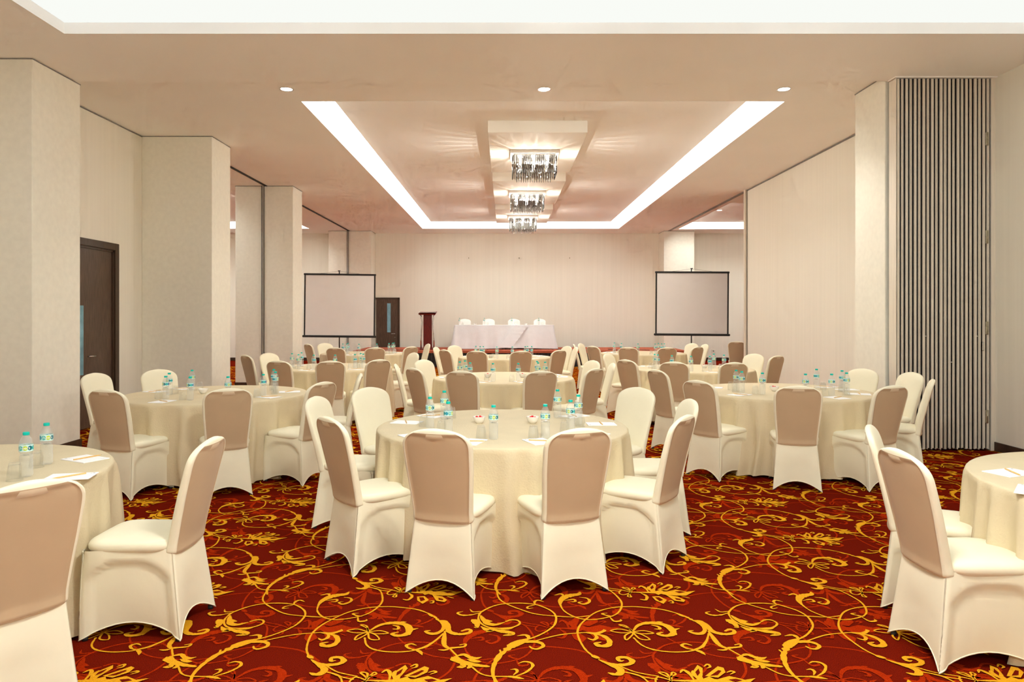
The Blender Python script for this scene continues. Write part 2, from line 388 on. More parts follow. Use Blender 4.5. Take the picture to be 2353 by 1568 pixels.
struct(MB().add([(NEAR[0]-.3,NEAR[2]-.3,BEAMZ+.109),(NEAR[0]-.3,NEAR[3]+.3,BEAMZ+.109),(NEAR[1]+.3,NEAR[3]+.3,BEAMZ+.109),(NEAR[1]+.3,NEAR[2]-.3,BEAMZ+.109)], [(0,1,2,3)]).build('ceiling_light_panel', M['near_panel']), 'glowing white recessed ceiling over the front of the hall')
def cove(h, n, em, gap=.30, rise=.185):
    x0, x1, y0, y1 = h
    fascia(h, CEIL, CEIL+.30, 'trim_%d' % n)
    z = CEIL+.30
    m = MB(); g = gap+.12
    frame_plane(m, x0, x1, y0, y1, z, [(x0+g, x1-g, y0+g, y1-g)])
    struct(m.build('cove_light', em), 'white light strip glowing in the ceiling cove')
    r = MB().box(x0+gap, x1-gap, y0+gap, y1-gap, CEIL+rise, CEIL+rise+.05)
    return struct(r.build('ceiling_raft', M['ceiling']), 'pinkish cream floating ceiling panel inside the cove')
cove(COVE, 2, M['cove']); cove(COVE_R, 3, M['cove2']); cove(COVE_L, 4, M['cove2'])
# three dropped slabs that carry the chandeliers
SLABS = [(11.06, 14.1), (15.07, 18.15), (19.1, 21.9)]
for i, (a, b) in enumerate(SLABS):
    o = MB().bbox(-.27, 1.276, a, b, CEIL, CEIL+.186, .004).build('ceiling_slab', M['slab'])
    struct(o, ['cream ceiling slab holding the nearest chandelier', 'cream ceiling slab holding the middle chandelier', 'cream ceiling slab holding the farthest chandelier'][i])

# ------------------------------------------------------------------ the setting: walls, pillars
struct(MB().box(-12, 12, YB, YB+.2, 0, 5).build('wall_back', M['wall']), 'cream wallpapered back wall behind the stage')
struct(MB().box(-12.2, 12.2, -5.2, -5, 0, 5).build('wall_front', M['wall']))
struct(MB().box(-12.2, -12, -5, YB, 0, 5).build('wall_left_far_room', M['wall']))
struct(MB().box(12, 12.2, -5, YB, 0, 5).build('wall_right_far_room', M['wall']))
struct(MB().box(-6.2, -6.0, -5, 8.0, 0, BEAMZ).build('wall_left_near', M['wall']))
struct(MB().box(5.66, 5.86, -5, 8.30, 0, BEAMZ).build('wall_right_near', M['wall']), 'cream wall at the right edge beside the folded partition')
# left wall with door opening
DY0, DY1, DZ = 8.70, 10.47, 2.52
m = MB().box(-5.94, -5.74, 8.48, DY0, 0, CEIL).box(-5.94, -5.74, DY1, 11.6, 0, CEIL).box(-5.94, -5.74, DY0, DY1, DZ, CEIL)
struct(m.build('wall_left', M['wall']), 'cream wall around the dark side door')
struct(MB().box(5.46, 5.60, 9.14, 16.10, 0, CEIL).build('wall_right', M['wall']), 'long cream wallpapered partition wall on the right')
def pillar(x0, x1, y0, y1, label, ztop=CEIL):
    p = MB().bbox(x0, x1, y0, y1, 0, ztop, .006).build('pillar', M['pillar']); struct(p, label)
    e = .012
    b = MB()
    b.box(x0-e, x1+e, y0-e, y0, 0, .10).box(x0-e, x0, y0, y1, 0, .10).box(x1, x1+e, y0, y1, 0, .10).box(x0-e, x1+e, y1, y1+e, 0, .10)
    b.build('baseboard', M['base'], p)
    t = MB().box(x0-.004, x1+.004, y0-.004, y1+.004, ztop-.014, ztop-.004); t.build('shadow_gap', M['grey'], p)
    return p
pillar(-6.0, -5.05, 7.62, 8.48, 'nearest pillar at the left edge', BEAMZ)
pillar(-5.74, -4.63, 11.27, 12.02, 'beige pillar right of the dark side door')
P3 = pillar(-5.90, -4.64, 15.6, 16.3, 'cream pillar left of the left projection screen')
P4 = pillar(-5.92, -4.49, 23.9, YB, 'pillar against the back wall behind the left screen')
pillar(4.48, 5.655, 8.42, 9.14, 'cream pillar left of the folded partition')
pillar(5.31, 6.33, 23.9, YB, 'pillar against the back wall behind the right screen')
def base(n, x0, x1, y0, y1): struct(MB().bbox(x0, x1, y0, y1, 0, .105, .003).build('baseboard_'+n, M['base']))
base('left', -5.74, -5.725, DY1+.11, 11.25); base('right', 5.445, 5.46, 9.16, 16.1); base('right_near', 5.645, 5.66, -4.9, 8.28)
base('back', -12, 12, YB-.015, YB); 
# dark shadow line where walls meet the ceiling, partition tracks
def rail(n, x0, x1, y0, y1, z0, z1, m_='grey'): struct(MB().box(x0, x1, y0, y1, z0, z1).build('trim_%d' % n, M[m_]))
rail(5, -5.745, -5.73, 8.5, 11.27, CEIL-.02, CEIL-.006); rail(6, 5.45, 5.47, 9.14, 16.1, CEIL-.03, CEIL-.006)
rail(7, -5.26, -5.20, 12.05, 15.6, CEIL-.014, CEIL-.001, 'dark'); rail(8, -5.26, -5.20, 16.3, 23.9, CEIL-.014, CEIL-.001, 'dark')
rail(9, 5.44, 5.52, 16.2, 23.9, CEIL-.014, CEIL-.001, 'grey')
# jambs that receive the sliding partition
for n, (xa, ya) in ((10, (-5.32, 15.59)), (11, (-5.30, 23.89))):
    j = struct(MB().box(xa, xa+.022, ya-.03, ya, 0, CEIL).build('trim_%d' % n, M['grey']), 'slim dark partition jamb on the pillar face')
    MB().box(xa+.030, xa+.044, ya-.03, ya, 0, CEIL).build('jamb_lip', M['alu'], j)
    MB().box(xa+.048, xa+.056, ya-.02, ya, 0, CEIL).build('jamb_gasket', M['dark'], j)
j = struct(MB().bbox(5.40, 5.60, 16.10, 16.17, 0, CEIL, .004).build('trim_12', M['cream_metal']), 'cream jamb at the end of the right partition wall')
MB().box(5.442, 5.452, 16.085, 16.10, 0, CEIL).build('jamb_gasket', M['grey'], j)
struct(MB().bbox(5.61, 5.662, 8.24, 8.34, 0, BEAMZ, .003).build('trim_13', M['cream_metal']), 'white upright jamb right of the folded partition')
struct(MB().box(4.48, 5.66, 8.20, 8.36, BEAMZ-.012, BEAMZ-.001).build('trim_14', M['white']))

# ------------------------------------------------------------------ doors
def door_leaf(parent, y0, y1, z1, vision):
    lf = MB().bbox(-5.80, -5.76, y0, y1, .01, z1, .003).build('door_leaf', M['door'], parent)
    if vision:
        v = MB().bbox(-5.762, -5.754, vision[0], vision[1], .75, 1.70, .002).build('vision_panel', M['glassblue'], lf)
    return lf
d1 = bpy.data.objects.new('door_1', None); COL.objects.link(d1); d1.location = (0, 0, 0); struct(d1, 'tall dark wooden double door in the left wall')
door_leaf(d1, DY0+.005, 9.58, DZ-.01, None); door_leaf(d1, 9.59, DY1-.005, DZ-.01, (9.66, 9.74))
fr = MB().bbox(-5.745, -5.715, DY1, DY1+.10, 0, DZ+.10, .004).build('door_frame', M['doorframe'], d1)
MB().bbox(-5.745, -5.715, DY0-.10, DY0, 0, DZ+.10, .004).build('door_frame', M['doorframe'], d1)
MB().bbox(-5.745, -5.715, DY0, DY1, DZ, DZ+.10, .004).build('door_head', M['doorframe'], d1)
MB().box(-5.80, -5.74, DY1-.03, DY1, 0, DZ).box(-5.80, -5.74, DY0, DY1, DZ-.03, DZ).build('door_stop', M['doorframe'], d1)
MB().tube([(-5.73, 9.80, 1.0), (-5.70, 9.80, 1.0), (-5.70, 9.93, 1.0)], .009).build('door_handle', M['chrome'], d1)
d2 = bpy.data.objects.new('door_2', None); COL.objects.link(d2); struct(d2, 'dark wooden door with a narrow blue glass strip on the back wall')
MB().bbox(-4.46, -3.72, YB-.04, YB-.005, .01, 2.12, .003).build('door_leaf', M['door'], d2)
MB().bbox(-3.72, -3.65, YB-.05, YB, 0, 2.18, .004).build('door_frame', M['doorframe'], d2)
MB().bbox(-4.48, -3.65, YB-.05, YB, 2.12, 2.18, .004).build('door_head', M['doorframe'], d2)
MB().bbox(-4.08, -3.96, YB-.046, YB-.04, .98, 1.98, .002).build('vision_panel', M['glassblue'], d2)
h = MB().tube([(-3.80,YB-.04,.93),(-3.80,YB-.09,.93),(-3.93,YB-.09,.93)], .011).build('door_handle', M['chrome'], d2)
MB().lathe([(.025,0),(.025,.012)], 16, (-3.81, YB-.05, .80)).build('lock', M['chrome'], d2)

# ------------------------------------------------------------------ folded partition stack
pst = thing('folding_partition', 'stack of folded partition panels seen edge-on, cream and black vertical strips', 'partition', (4.505, 8.21, 0))
PH = BEAMZ-.016; NP = 11; PW = 1.085/NP
rg = random.Random(5)
for i in range(NP):
    x = i*PW; dy = rg.uniform(-.012, .012)
    p = MB().box(x, x+PW-.001, .028, .15, .03, PH).build('panel', M['dark'], pst)
    for (a, b_, mm, pr) in ((.012,.022,'cream_metal',0), (.026,.042,'cream_metal',.006), (.062,.070,'cream_metal',.004), (.073,.083,'cream_metal',.0)):
        MB().bbox(x+a, x+b_, (.012+pr+dy*.4), .06, .028+rg.uniform(-.01,.01), PH-.002, .0015).build('edge_strip', M[mm], p)
    MB().box(x+.004, x+.012, .035, .05, .03, .10).build('floor_seal', M['rubber'], p)
    if i in (3, 6, 9): MB().lathe([(.008,0),(.008,.01)], 10, (x+.048, .02, 1.02+.3*(i % 2))).build('bolt', M['chrome'], p)
MB().bbox(-.006, .001, .010, .16, .03, PH-.001, .001).build('end_plate', M['cream_metal'], pst)
for z in (.40, 1.42, 2.47, 3.60):
    MB().bbox(1.03, 1.062, .005, .02, z-.075, z+.075, .003).tube([(1.046,.006,z-.075),(1.046,.006,z+.075)], .007).build('hinge', M['brass'], pst)
MB().bbox(.985, 1.005, -.002, .02, 1.16, 1.26, .004).build('latch', M['chrome'], pst)

# ------------------------------------------------------------------ downlights
dl_lab = ['round recessed downlight, left of the three in the front ceiling', 'round recessed downlight, middle of the three in the front ceiling', 'round recessed downlight, right of the three in the front ceiling']
def downlight(x, y, z, label, group, power, r=.075):
    t = thing('downlight', label, 'downlight', (x, y, z), 0, group)
    MB().lathe([(r+.012,-.001),(r+.010,-.006),(r,-.004),(r-.004,-.001)], 28, cap0=False, cap1=False).build('trim_ring', M['chrome'], t)
    MB().lathe([(r-.004,-.0015),(.001,-.0015)], 28, cap0=False, cap1=False).build('lens', M['led'], t)
    if power:
        l = bpy.data.lights.new('downlight_lamp', 'SPOT'); l.energy = power; l.spot_size = 1.9; l.spot_blend = .8; l.shadow_soft_size = .06; l.color = LIGHTC
        o = bpy.data.objects.new('downlight_lamp', l); COL.objects.link(o); o.parent = t; o.location = (0,0,-.02)
    return t
for (x, lab) in zip((-2.74, .49, 3.49), dl_lab): downlight(x, 8.94, CEIL, lab, 'downlights in the front ceiling', E_SPOT)
downlight(6.15, 20.5, CEIL+.185, 'small downlight in the ceiling of the room beyond the right partition', None, 0)

# ------------------------------------------------------------------ chandeliers
crys_me = MB().lathe([(.004,0),(.0115,-.01),(.0115,-.30),(.002,-.325)], 6, smooth=False).mesh('crystal_rod', M['crystal'])
crys_in = MB().lathe([(.004,0),(.010,-.01),(.010,-.36),(.002,-.385)], 6, smooth=False).mesh('crystal_rod', M['crystal'])
bulb_me = MB().lathe([(.006,.03),(.02,.015),(.024,-.01),(.014,-.035),(.002,-.045)], 12).mesh('bulb', M['bulb'])
CHAND = [(12.55, CEIL, 'nearest of the three over the far hall'), (16.55, CEIL, 'middle of the three over the far hall'), (20.50, CEIL, 'farthest of the three over the far hall'), (2.2, 3.72, 'added out of view to light the front tables'), (-1.6, 3.72, 'added behind the viewpoint to light the front hall')]  # last two are unseen, added to light the front hall
for i, (y, zc, lab) in enumerate(CHAND):
    t = thing('chandelier', 'rectangular crystal rod chandelier, '+lab, 'chandelier', (.505, y, zc), 0, 'crystal chandeliers')
    MB().bbox(-.42, .42, -.34, .34, -.05, -.001, .006).build('canopy', M['plate'], t)
    if i > 2:  # rods of the added unseen fixtures, up to the recess
        for sx_, sy_ in ((-.36,-.28),(.36,-.28),(.36,.28),(-.36,.28)): MB().tube([(sx_, sy_, -.002), (sx_, sy_, BEAMZ+.108-zc)], .006, 8).build('added_fixture_rod', M['chrome'], t)
    MB().bbox(-.36, .36, -.28, .28, -.075, -.05, .004).build('rod_frame', M['chrome'], t)
    W, D = .375, .30
    per = [(-W+2*W*k/23, -D) for k in range(24)]+[(-W+2*W*k/23, D) for k in range(24)]+[(-W, -D+2*D*k/17) for k in range(1, 17)]+[(W, -D+2*D*k/17) for k in range(1, 17)]
    for (x, yy) in per: link('crystal_rod', crys_me, t, (x, yy, -.07-.012*((int(x*400)+int(yy*300)) % 2)))
    w2, dd2 = .30, .22
    per = [(-w2+2*w2*k/15, -dd2) for k in range(16)]+[(-w2+2*w2*k/15, dd2) for k in range(16)]
    for (x, yy) in per: link('crystal_rod', crys_in, t, (x, yy, -.075))
    for bx in (-.24, 0, .24):
        for by in (-.14, .14):
            link('bulb', bulb_me, t, (bx, by, -.12))
            for zz, en, sz in ((-.15, E_BULB, .03), (-.45, E_LOW_FILL if i < 3 else E_FRONT_FILL, .006)):  # lower lamp has no bulb, added to brighten hall and ceiling
                l = bpy.data.lights.new('bulb_and_fill_lamp', 'POINT'); l.energy = en; l.color = (1, .97, .90); l.shadow_soft_size = sz
                o = bpy.data.objects.new('bulb_and_fill_lamp', l); COL.objects.link(o); o.parent = t; o.location = (bx, by, zz)

# ------------------------------------------------------------------ chair
def chair_proto(fab, label='', hide_legs=False):
    root = thing('banquet_chair', label, 'chair')
    # backrest: a padded slab with a rounded shoulder outline, leaning back
    nc = 56
    tt = np.concatenate([.045*(1-np.cos(np.linspace(0, PI/2, 6)))[:-1], np.linspace(.045, .80, 22)[:-1], .80+.20*np.sin(np.linspace(0, PI/2, 26))])
    rows = []
    for t in tt:
        wside = np.interp(t, [0, .12, .3, .55, .78, 1], [.178, .176, .184, .197, .204, .200])
        arch = (1-max(0, (t-.80)/.2001)**2.6)**(1/2.1) if t > .80 else 1
        foot = (1-max(0, (.045-t)/.0451)**2.2)**.5 if t < .045 else 1
        hw = wside*arch*(.82+.18*foot)
        hw = max(hw, .004)
        yc = -.185-.135*t**1.15; z = .402+.543*t
        th = (.034-.012*t)*min(1, .25+arch*.75)*(.35+.65*foot)
        r = []
        for k in range(nc):
            a = 2*PI*k/nc; c, s = math.cos(a), math.sin(a)
            x = hw*math.copysign(abs(c)**.55, c); y = th*math.copysign(abs(s)**.45, s)
            u = abs(x)/max(hw, .01)
            if s < 0:  # rear: fabric stretched flat, sunk behind the rim
                y += .0085*float(smooth01(np.array(1-u), .06, .14))*float(smooth01(np.array(1-t), .035, .085))*float(smooth01(np.array(t), .02, .10))
                g = math.exp(-((x/.045)**2+((t-.925)/.025)**2)*1.2); y -= .010*g
            else:
                y += .012*(1-u**2)*float(smooth01(np.array(t), .05, .3))*arch
            y += .016*(x/.2)**2      # gentle wrap round the sitter
            r.append((x, yc+y, z+.004*s))
        rows.append(r)
    full = MB().loft(rows, True, True, True)
    rim, rear, hnd = MB(), MB(), MB()
    def side(f):
        if len(f) > 4: return rim
        n_ = f[0] // nc; k = f[0] % nc
        t = tt[n_]; a = 2*PI*(k+.5)/nc
        if math.sin(a) > 0 or t < .016 or t > .957: return rim
        if abs(math.cos(a))**.55 > .925: return rim
        xs = sum(full.v[i][0] for i in f)/4
        if (xs/.060)**2+((t-.925)/.030)**2 < 1: return hnd
        return rear
    for f in full.f:
        side(f).f.append(f)
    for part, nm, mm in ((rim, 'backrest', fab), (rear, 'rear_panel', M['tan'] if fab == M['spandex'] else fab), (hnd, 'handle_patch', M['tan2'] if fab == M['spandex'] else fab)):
        ids = sorted({i for f in part.f for i in f}); mp_ = {i: q for q, i in enumerate(ids)}
        part.v = [full.v[i] for i in ids]; part.f = [tuple(mp_[i] for i in f) for f in part.f]
        part.m = [0]*len(part.f); part.sm = [True]*len(part.f)
        part.build(nm, mm, root)
    # seat cushion
    rows = []
    for z, g in ((.405,-.03),(.420,-.012),(.432,-.002),(.440,.0005),(.456,.002),(.470,-.006),(.479,-.022),(.485,-.06),(.487,-.12)):
        r = []
        for k in range(40):
            a = 2*PI*k/40; c, s = math.cos(a), math.sin(a)
            x = math.copysign(abs(c)**.42, c); y = math.copysign(abs(s)**.42, s)
            hw = .208-.016*(1-(y+1)/2)
            r.append((x*(hw+g), .025+y*(.215+g), z))
        rows.append(r)
    MB().loft(rows, True, True, True).build('seat', fab, root)
    # skirt stretched from the seat to the four feet
    top = [(-.170,-.188),(.170,-.188),(.211,.241),(-.211,.241)]
    bot = [(-.207,-.245),(.207,-.245),(.207,.248),(-.207,.248)]
    fs = [0,.012,.03,.06,.11,.17,.24,.32,.41,.5,.59,.68,.76,.83,.89,.94,.97,.988]
    vsn = np.linspace(0, 1, 22)
    ring = []
    for v in vsn:
        r = []
        for sd in range(4):
            a0, a1 = np.array(top[sd]), np.array(top[(sd+1) % 4]); b0, b1 = np.array(bot[sd]), np.array(bot[(sd+1) % 4])
            dr = (a1-a0)/np.linalg.norm(a1-a0); inward = np.array([-dr[1], dr[0]])
            for f in fs:
                p = (a0+(a1-a0)*f)*(1-v)+(b0+(b1-b0)*f)*v
                q = 4*f*(1-f)
                rear = sd == 0
                sag = q*(.008*v+.030*v**2.2)
                if rear: sag += -.006*math.sin(PI*min(1, v*1.6))*q
                else:
                    e = ((abs(f-.5)/.44)**3.0+(max(0, .58-v)/.42)**3.0)
                    sag += .021*float(smooth01(np.array(1.0-e), 0., .16))*(1-.25*v)
                # rounded corner
                fr_c = (sd == 1 and f > .5) or sd == 2 or (sd == 3 and f < .5)
                if fr_c: sag += (.004+.024*(1-v)**2.5)*max(0, 1-min(f, 1-f)/.07)**1.3
                elif f < .03 or f > .97: sag += .005*(1-min(f, 1-f)/.03)
                p = p+inward*sag
                arch = (.085 if rear else .075)
                zb = .004+arch*(1-(2*f-1)**2)**1.05 if True else 0
                zb -= .006*q
                z = (.446 if rear else .436)*(1-v)+zb*v
                r.append((p[0], p[1], z))
        ring.append(r)
    sk = MB().loft(ring, True, False, False).build('skirt', fab, root)
    # hem cord along the bottom edge
    hm = ring[-1]
    MB().tube([(p[0], p[1], p[2]+.002) for p in hm]+[(hm[0][0], hm[0][1], hm[0][2]+.002)], .0035, 5).build('hem', fab, sk)
    for (x, y), (xt, yt) in zip(bot, top):
        g_ = .024; sx, sy = math.copysign(1, x), math.copysign(1, y)
        lg = MB().tube([(xt-sx*g_, yt-sy*g_, .40), (x-sx*.020, y-sy*.022, .016)], .0095, 10).build('leg', M['leg'], root)
        MB().lathe([(.013,.0),(.014,.018),(.011,.020)], 10, (x-sx*.020, y-sy*.022, 0)).build('foot_tip', M['rubber'], lg)
    return root
chairA = chair_proto(M['spandex']); chairW = chair_proto(M['whitespandex']); chairW.name = 'banquet_chair_white'
USED = {}

# ------------------------------------------------------------------ tables
TZ = .765
def cloth_mesh(seed):
    rr = random.Random(seed); n = 224
    folds = []
    a = rr.uniform(0, .3)
    while a < 2*PI:
        folds.append((a, rr.uniform(.02, .06), rr.uniform(.03, .06))); a += rr.uniform(.15, .36)
    def A(th):
        s = 0
        for c, h_, w_ in folds:
            d = (th-c+PI) % (2*PI)-PI; s += h_*math.exp(-(d/w_)**2)
        return s
    amp = [A(2*PI*k/n) for k in range(n)]
    R = .902; rows = []
    for r_, z in ((.02,0),(.5,0),(.86,0),(.885,-.001),(.897,-.004),(.904,-.012)):
        rows.append([(r_*math.cos(2*PI*k/n), r_*math.sin(2*PI*k/n), TZ+z) for k in range(n)])
    for v in np.linspace(.03, 1, 18):
        row = []
        for k in range(n):
            th = 2*PI*k/n
            rad = R+.003+amp[k]*(v**.45)+amp[k]*.35*v-.022*v**.5*(1-min(1, amp[k]/.03))
            wob = .004*math.sin(th*5+seed+v*7)*v
            z = TZ-.014-v*(TZ-.032)+(.012*math.sin(3*th+seed)+.02*max(0, math.sin(7*th+seed*2))*.6)*v**6
            row.append(((rad+wob)*math.cos(th+.03*math.sin(v*5+k*.2)*v), (rad+wob)*math.sin(th+.03*math.sin(v*5+k*.2)*v), max(z, .006)))
        rows.append(row)
    return MB().loft(rows, True, True, False)
cloths = [cloth_mesh(s).mesh('tablecloth', M['cloth']) for s in (1, 2, 3, 4)]
top_me = MB().lathe([(.88,.725),(.885,.73),(.885,.755),(.88,.76)], 48).mesh('tabletop', M['door'])
leg_me = MB().tube([(.45,0,.73),(.5,0,0)], .014, 8).mesh('leg', M['black'])
TAB = {   # centre of each round table, short description
 'T1': (-.02, 5.20, 'the nearest middle table', 1.7), 'T2': (-.02, 9.25, 'the second middle table', 2.2), 'T3': (0.0, 13.8, 'the middle table closest to the stage', .4),
 'T4': (-2.96, 7.30, 'the left table beside the dark door', 1.0), 'T5': (-2.68, 11.1, 'the left table second from the stage', 2.9), 'T6': (-2.98, 15.1, 'the left table closest to the stage', .2),
 'T7': (-2.98, 3.56, 'the table cut by the left edge', .9), 'T8': (2.95, 7.58, 'the right table beside the folded partition', 3.3), 'T9': (2.83, 10.8, 'the right table second from the stage', 4.1),
 'T10': (2.93, 15.2, 'the right table closest to the stage', 5.0), 'T11': (3.22, 3.33, 'the table cut by the right edge', 2.6)}
TLAB = {'T1': 'round table under cream floor-length cloth, nearest of the middle row', 'T2': 'round cream-clothed table, second of the middle row', 'T3': 'round cream-clothed table of the middle row, closest to the stage',
 'T4': 'round cream-clothed table at the left, beside the dark side door', 'T5': 'round cream-clothed table of the left row, second from the stage', 'T6': 'round cream-clothed table of the left row, closest to the stage',
 'T7': 'round cream-clothed table cut off by the left edge of the picture', 'T8': 'round cream-clothed table at the right, beside the folded partition', 'T9': 'round cream-clothed table of the right row, second from the stage',
 'T10': 'round cream-clothed table of the right row, closest to the stage', 'T11': 'round cream-clothed table cut off by the right edge of the picture'}
for k, (n_, (x, y, nm, rz)) in enumerate(TAB.items()):
    t = thing('banquet_table', TLAB[n_], 'table', (x, y, 0), rz, 'round banquet tables')
    link('tablecloth', cloths[k % 4], t); link('tabletop', top_me, t)
    for q in range(4): link('leg', leg_me, t, (0,0,0), q*PI/2)

# ------------------------------------------------------------------ chairs round the tables: (px, py) of the top of the backrest, turn in degrees
CHZ = .945
CH = {
 'T1': [((1003,985),0),((1332,984),0),((758,958),0),((1578,955),0),((722,912),0),((1590,918),0),((838,890),0),((1478,890),0)],
 'T2': [((1068,851),0),((1235,851),0),((950,846),0),((1370,847),0),((908,837),0),((1410,835),0),((972,827),0),((1357,829),0)],
 'T3': [((1094,808),0),((1198,810),0),((1020,804),0),((1287,807),0),((1000,800),0),((1325,802),0),((1042,795),0),((1305,797),0)],
 'T4': [((215,858),0),((240,895),0),((525,893),0),((368,850),0),((745,878),0),((830,859),0)],
 'T5': [((563,815),48),((615,810),0),((638,827),0),((759,827),0),((872,824),0),((953,812),0)],
 'T6': [((706,790),60),((745,788),0),((770,798),0),((862,797),0),((946,796),0),((985,789),0)],
 'T7': [((512,1006),'=180'),((78,1108),0)],
 'T8': [((1622,873),0),((1832,885),0),((2050,886),0),((2145,872),0),((2112,856),0),((1985,848),0),((1512,850),48)],
 'T9': [((1395,814),0),((1437,825),0),((1548,830),0),((1688,830),0),((1735,814),0),((1788,822),-62)],
 'T10': [((1318,791),0),((1333,789),0),((1361,796),0),((1443,799),0),((1534,800),0),((1605,797),0),((1622,793),0),((1592,789),0)],
 'T11': [((1995,978),0),((2060,1033),0)]}
ORD = ['leftmost', 'second from left', 'third from left', 'fourth from left', 'fifth from left', 'sixth from left', 'seventh from left', 'rightmost']
CHLAB = {
 ('T1',0): 'cream chair with its back to us, left of two before the nearest middle table', ('T1',1): 'cream chair with its back to us, right of two before the nearest middle table',
 ('T1',2): 'cream chair turned right, near left side of the nearest middle table', ('T1',3): 'cream chair turned left, near right side of the nearest middle table',
 ('T1',4): 'cream chair half hidden behind the near left chair of the nearest middle table', ('T1',5): 'cream chair half hidden behind the near right chair of the nearest middle table',
 ('T1',6): 'cream chair facing us, far left side of the nearest middle table', ('T1',7): 'cream chair facing us, far right side of the nearest middle table',
 ('T7',0): 'cream chair in side view facing the left edge, standing in the left foreground', ('T7',1): 'cream chair cut off by the left edge, showing its broad back',
 ('T11',1): 'large cream chair in the right foreground, its back toward us', ('T11',0): 'cream chair behind the large right foreground chair',
 ('T4',0): 'cream chair before the dark side door, facing right', ('T4',1): 'cream chair at the left table by the dark door, back toward us, left', ('T4',2): 'cream chair at the left table by the dark door, back toward us, middle',
 ('T4',3): 'cream chair facing us, behind the left table and before the beige pillar', ('T4',4): 'cream chair turned left, right side of the left table by the dark door', ('T4',5): 'cream chair mostly hidden, far right side of the left table by the door',
 ('T8',0): 'cream chair turned right, near left side of the right table by the partition', ('T8',1): 'cream chair with its back to us, before the right table by the partition', ('T8',2): 'cream chair turned left, near right side of the right table by the partition',
 ('T8',3): 'cream chair before the striped folded partition, turned left', ('T8',4): 'cream chair facing us before the striped folded partition', ('T8',5): 'cream chair facing us behind the right table, before the cream pillar', ('T8',6): 'cream chair turned right, far left side of the right table by the partition'}
chairs = {}
for tn, lst in CH.items():
    tx, ty, tnm, _ = TAB[tn]
    order = sorted(range(len(lst)), key=lambda q: lst[q][0][0]); chairs[tn] = []
    for q, ((px, py), yaw) in enumerate(lst):
        p = at(px, py, CHZ); v = Vector((p.x-tx, p.y-ty, 0)); r = v.length
        lo, hi = (1.36, 1.50)
        r2 = min(max(r, lo), hi)
        if tn in ('T3', 'T6', 'T10', 'T5', 'T9'):       # far away: keep the bearing of the photograph, move along the line of sight
            best = min(((abs(math.hypot(p.x*s-tx, p.y*s-ty)-1.40), s) for s in np.linspace(.94, 1.06, 61)))
            p = Vector((p.x*best[1], p.y*best[1], 0)); v = Vector((p.x-tx, p.y-ty, 0)); r2 = min(max(v.length, lo), hi)
        v.normalize()
        f = -v                                    # facing the table
        ang = math.radians(float(yaw[1:])) if isinstance(yaw, str) else math.atan2(f.y, f.x)+math.radians(yaw)
        f = Vector((math.cos(ang), math.sin(ang), 0))
        top = Vector((tx, ty, 0))+v*r2
        c = top+f*.315
        k = order.index(q); nn = len(lst)
        lab = CHLAB.get((tn, q)) or 'cream covered chair, %s of %d around %s' % (ORD[7] if k == nn-1 else ORD[k], nn, tnm)
        put(chairA, USED, (c.x, c.y, 0), ang-PI/2, lab, 'chair', 'cream covered banquet chairs')
        chairs[tn].append((top.copy(), f.copy()))
# a spare chair by the opening in the right wall
put(chairA, USED, (5.62, 17.3, 0), math.radians(-20), 'cream chair half hidden behind the end of the right partition wall', 'chair', 'cream covered banquet chairs')

